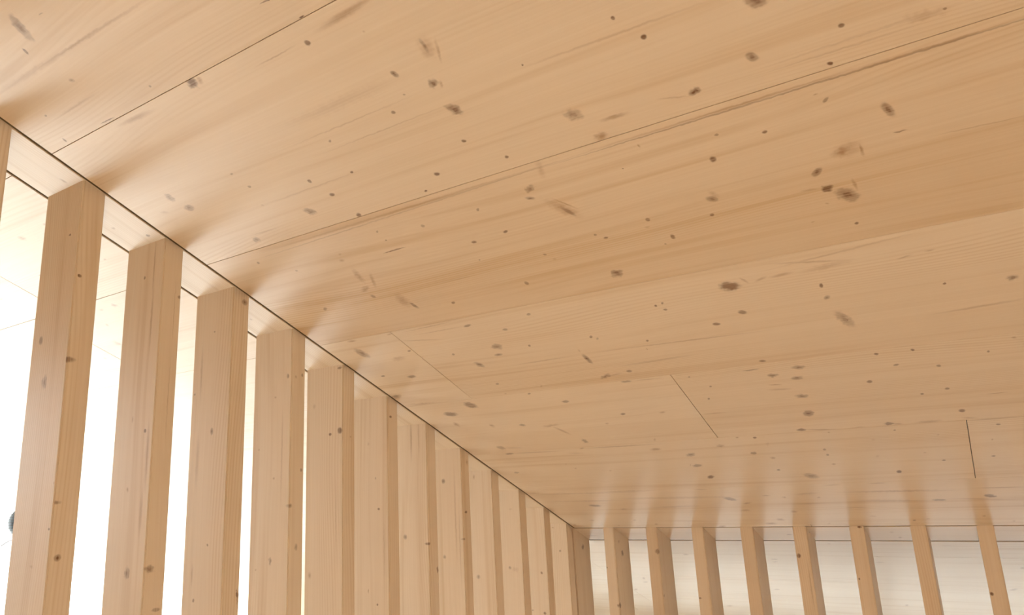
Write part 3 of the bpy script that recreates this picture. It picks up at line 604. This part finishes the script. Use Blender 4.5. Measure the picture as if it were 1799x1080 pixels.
# the right wall: an unseen low window band, added for light, between sill and the panelled wall above
WR0, WR1, WRZ0, WRZ1 = -2.8, 0.6, 0.15, 1.6
add('wall_right', prism_mesh('wall_right', [(Y_FRONT - 0.15, WRZ1), (5.5, WRZ1), (5.5, ceil_z(5.5) + 0.18), (Y_FRONT - 0.15, ceil_z(Y_FRONT - 0.15) + 0.18)], X_IN, X_IN + 0.15),
    wall_y, kind='structure', label='timber side wall to the right of the viewer')
add('wall_right_sill', prism_mesh('wall_right_sill', [(Y_FRONT - 0.15, -0.08), (WR1, -0.08), (WR1, WRZ0), (Y_FRONT - 0.15, WRZ0)], X_IN, X_IN + 0.15), wall_y, kind='structure', label='timber sill wall below the added low side windows')
add('wall_right_end', prism_mesh('wall_right_end', [(WR1, -0.08), (Y_EAVE + 0.15, -0.08), (Y_EAVE + 0.15, ceil_z(Y_EAVE + 0.15) + 0.18), (5.5, ceil_z(5.5) + 0.18), (5.5, WRZ1), (WR1, WRZ1)], X_IN, X_IN + 0.15), wall_y, kind='structure', label='timber side wall beyond the added low side windows')
add('wall_right_pier', prism_mesh('wall_right_pier', [(Y_FRONT - 0.15, WRZ0), (WR0, WRZ0), (WR0, WRZ1), (Y_FRONT - 0.15, WRZ1)], X_IN, X_IN + 0.15), wall_y, kind='structure', label='timber wall pier before the added low side windows')
Y_WIN = -0.75
add('wall_left', prism_mesh('wall_left', [(Y_FRONT - 0.15, -0.08), (Y_WIN, -0.08), (Y_WIN, ceil_z(Y_WIN) + 0.18), (Y_FRONT - 0.15, ceil_z(Y_FRONT - 0.15) + 0.18)], X_OUT - 0.15, X_OUT),
    wall_y, kind='structure', label='timber gable wall beside the tall glazing')
# glazed gable: panes as high as the roof, slim posts between them
glass = glass_mat()
alu = plain('window_frame_paint', (0.75, 0.76, 0.77), 0.5)
edges_y = [Y_WIN, 1.1, 3.0, 4.95, Y_EAVE]
for n in range(4):
    a, b = edges_y[n], edges_y[n + 1]
    g = add('window_%d' % (n + 1), prism_mesh('window', [(a, -0.08), (b, -0.08), (b, 0.0), (a, 0.0)], X_OUT - 0.12, X_OUT - 0.04), alu, kind='structure',
            label='tall gable window running up to the sloping ceiling')
    add('pane', prism_mesh('pane', [(a, 0.0), (b, 0.0), (b, ceil_z(b) + 0.15), (a, ceil_z(a) + 0.15)], X_OUT - 0.085, X_OUT - 0.077), glass, g)
    add('window_post', prism_mesh('window_post', [(a, 0.0), (a + 0.05, 0.0), (a + 0.05, ceil_z(a + 0.05) + 0.12), (a, ceil_z(a) + 0.12)], X_OUT - 0.12, X_OUT - 0.04), alu, g)
n_e = 6  # unseen eaves windows, added to brighten floor and ceiling at the back
for n in range(n_e):
    a = X_OUT + (X_EV - X_OUT) * n / n_e
    b = X_OUT + (X_EV - X_OUT) * (n + 1) / n_e
    g = add('window_%d' % (n + 5), box_mesh('window', a, b, Y_EAVE + 0.04, Y_EAVE + 0.12, EV0, EV0 + 0.04), alu, kind='structure',
            label='unseen low eaves window, added to light the area behind the back screen')
    add('pane', box_mesh('pane', a, b, Y_EAVE + 0.075, Y_EAVE + 0.083, EV0 + 0.04, EV1), glass, g)
    add('window_post', box_mesh('window_post', a, a + 0.06, Y_EAVE + 0.04, Y_EAVE + 0.12, EV0 + 0.04, EV1), alu, g)
for n in range(3):  # unseen side windows, added and sized to light the inner ceiling and posts
    a = WR0 + (WR1 - WR0) * n / 3
    b = WR0 + (WR1 - WR0) * (n + 1) / 3
    g = add('window_%d' % (n + 11), box_mesh('window', X_IN + 0.04, X_IN + 0.12, a, b, WRZ0, WRZ0 + 0.05), alu, kind='structure', label='unseen low side window, added to light the room inside the screens')
    add('pane', box_mesh('pane', X_IN + 0.075, X_IN + 0.083, a, b, WRZ0 + 0.05, WRZ1), glass, g)
    add('window_post', box_mesh('window_post', X_IN + 0.04, X_IN + 0.12, a, a + 0.06, WRZ0 + 0.05, WRZ1), alu, g)
ground_m = plain('gravel_ground', (0.30, 0.30, 0.28), 0.9, nscale=3.0)
add('ground', box_mesh('ground', -120, 120, -120, 120, -0.35, -0.3), ground_m, kind='structure', label='grey gravel ground outside the gable')
# sky light enters through the glazing: a portal helps sampling and gives no light of its own
pl = bpy.data.lights.new('window_portal', 'AREA')
pl.shape = 'RECTANGLE'; pl.size = Y_EAVE - Y_WIN; pl.size_y = ceil_z(Y_WIN)
pl.cycles.is_portal = True
po = bpy.data.objects.new('window_portal', pl)
COL.objects.link(po)
po.matrix_world = Matrix(((0, 0, -1, X_OUT - 0.16), (1, 0, 0, (Y_WIN + Y_EAVE) / 2), (0, -1, 0, ceil_z(Y_WIN) / 2), (0, 0, 0, 1)))

# ------------------------------------------------------------------ the small lamp under the far ceiling, half hidden by the first full post
def lathe_mesh(name, prof, seg=24):
    bm = bmesh.new()
    rings = []
    for (r, z) in prof:
        rings.append([bm.verts.new((r * math.cos(2 * math.pi * i / seg), r * math.sin(2 * math.pi * i / seg), z)) for i in range(seg)])
    for a_, b_ in zip(rings, rings[1:]):
        for i in range(seg):
            bm.faces.new([a_[i], a_[(i + 1) % seg], b_[(i + 1) % seg], b_[i]])
    bm.faces.new(rings[0][::-1]); bm.faces.new(rings[-1])
    bmesh.ops.recalc_face_normals(bm, faces=bm.faces)
    for f_ in bm.faces: f_.smooth = True
    me = bpy.data.meshes.new(name)
    bm.to_mesh(me); bm.free()
    return me

LX, LY = -6.785, 3.012
LR = 0.108
LZ = ceil_z(LY) - 0.112
lamp = bpy.data.objects.new('globe_lamp', None)
COL.objects.link(lamp)
lamp.location = (LX, LY, ceil_z(LY))
lamp['label'] = 'small blue-grey ribbed globe lamp under the far ceiling, half hidden behind the first full post'
lamp['category'] = 'lamp'
shade_m = plain('blue_grey_lamp_mesh', (0.10, 0.14, 0.17), 0.6, nscale=120.0, amt=0.25)
rib_m = plain('grey_lamp_wire', (0.07, 0.075, 0.09), 0.5)
dz = LZ - ceil_z(LY)
add('shade', lathe_mesh('shade', [(LR * math.sin(math.pi * k / 16) + (0.004 if k in (0, 16) else 0.0), LR * 1.12 * math.cos(math.pi * k / 16)) for k in range(17)]), shade_m, lamp, (0, 0, dz))
for k in range(2, 15):
    r_ = LR * math.sin(math.pi * k / 16) + 0.002
    z_ = LR * 1.12 * math.cos(math.pi * k / 16)
    add('rib', lathe_mesh('rib', [(r_, z_ - 0.0035), (r_ + 0.003, z_), (r_, z_ + 0.0035)]), rib_m, lamp, (0, 0, dz))
add('canopy', lathe_mesh('canopy', [(0.028, 0.03), (0.032, 0.0), (0.03, -0.03), (0.006, -0.04)]), rib_m, lamp)
bm = bmesh.new()
base = Vector((0, 0, dz - LR * 1.1))
prev = None
for off in ((0, 0, 0.01), (-0.05, -0.03, -0.012), (-0.10, -0.06, -0.035), (-0.14, -0.09, -0.066)):
    q = base + Vector(off)
    ring_ = [bm.verts.new(q + Vector((0.0, 0.0045 * math.cos(i * math.pi / 3), 0.0045 * math.sin(i * math.pi / 3)))) for i in range(6)]
    if prev:
        for i in range(6): bm.faces.new([prev[i], prev[(i + 1) % 6], ring_[(i + 1) % 6], ring_[i]])
    else: bm.faces.new(ring_[::-1])
    prev = ring_
bm.faces.new(prev)
bmesh.ops.recalc_face_normals(bm, faces=bm.faces)
cord_me = bpy.data.meshes.new('cord')
bm.to_mesh(cord_me); bm.free()
add('cord', cord_me, plain('pinkish_grey_cord', (0.25, 0.20, 0.20), 0.7), lamp)


pe = bpy.data.lights.new('eaves_portal', 'AREA')
pe.shape = 'RECTANGLE'; pe.size = X_EV - X_OUT; pe.size_y = EV1 - EV0
pe.cycles.is_portal = True
pq = bpy.data.objects.new('eaves_portal', pe)
COL.objects.link(pq)
pq.matrix_world = Matrix(((1, 0, 0, (X_OUT + X_EV) / 2), (0, 0, 1, Y_EAVE + 0.2), (0, -1, 0, (EV0 + EV1) / 2), (0, 0, 0, 1)))

pr = bpy.data.lights.new('side_portal', 'AREA')
pr.shape = 'RECTANGLE'; pr.size = WR1 - WR0; pr.size_y = WRZ1 - WRZ0
pr.cycles.is_portal = True
ps = bpy.data.objects.new('side_portal', pr)
COL.objects.link(ps)
ps.matrix_world = Matrix(((0, 0, 1, X_IN + 0.2), (1, 0, 0, (WR0 + WR1) / 2), (0, 1, 0, (WRZ0 + WRZ1) / 2), (0, 0, 0, 1)))
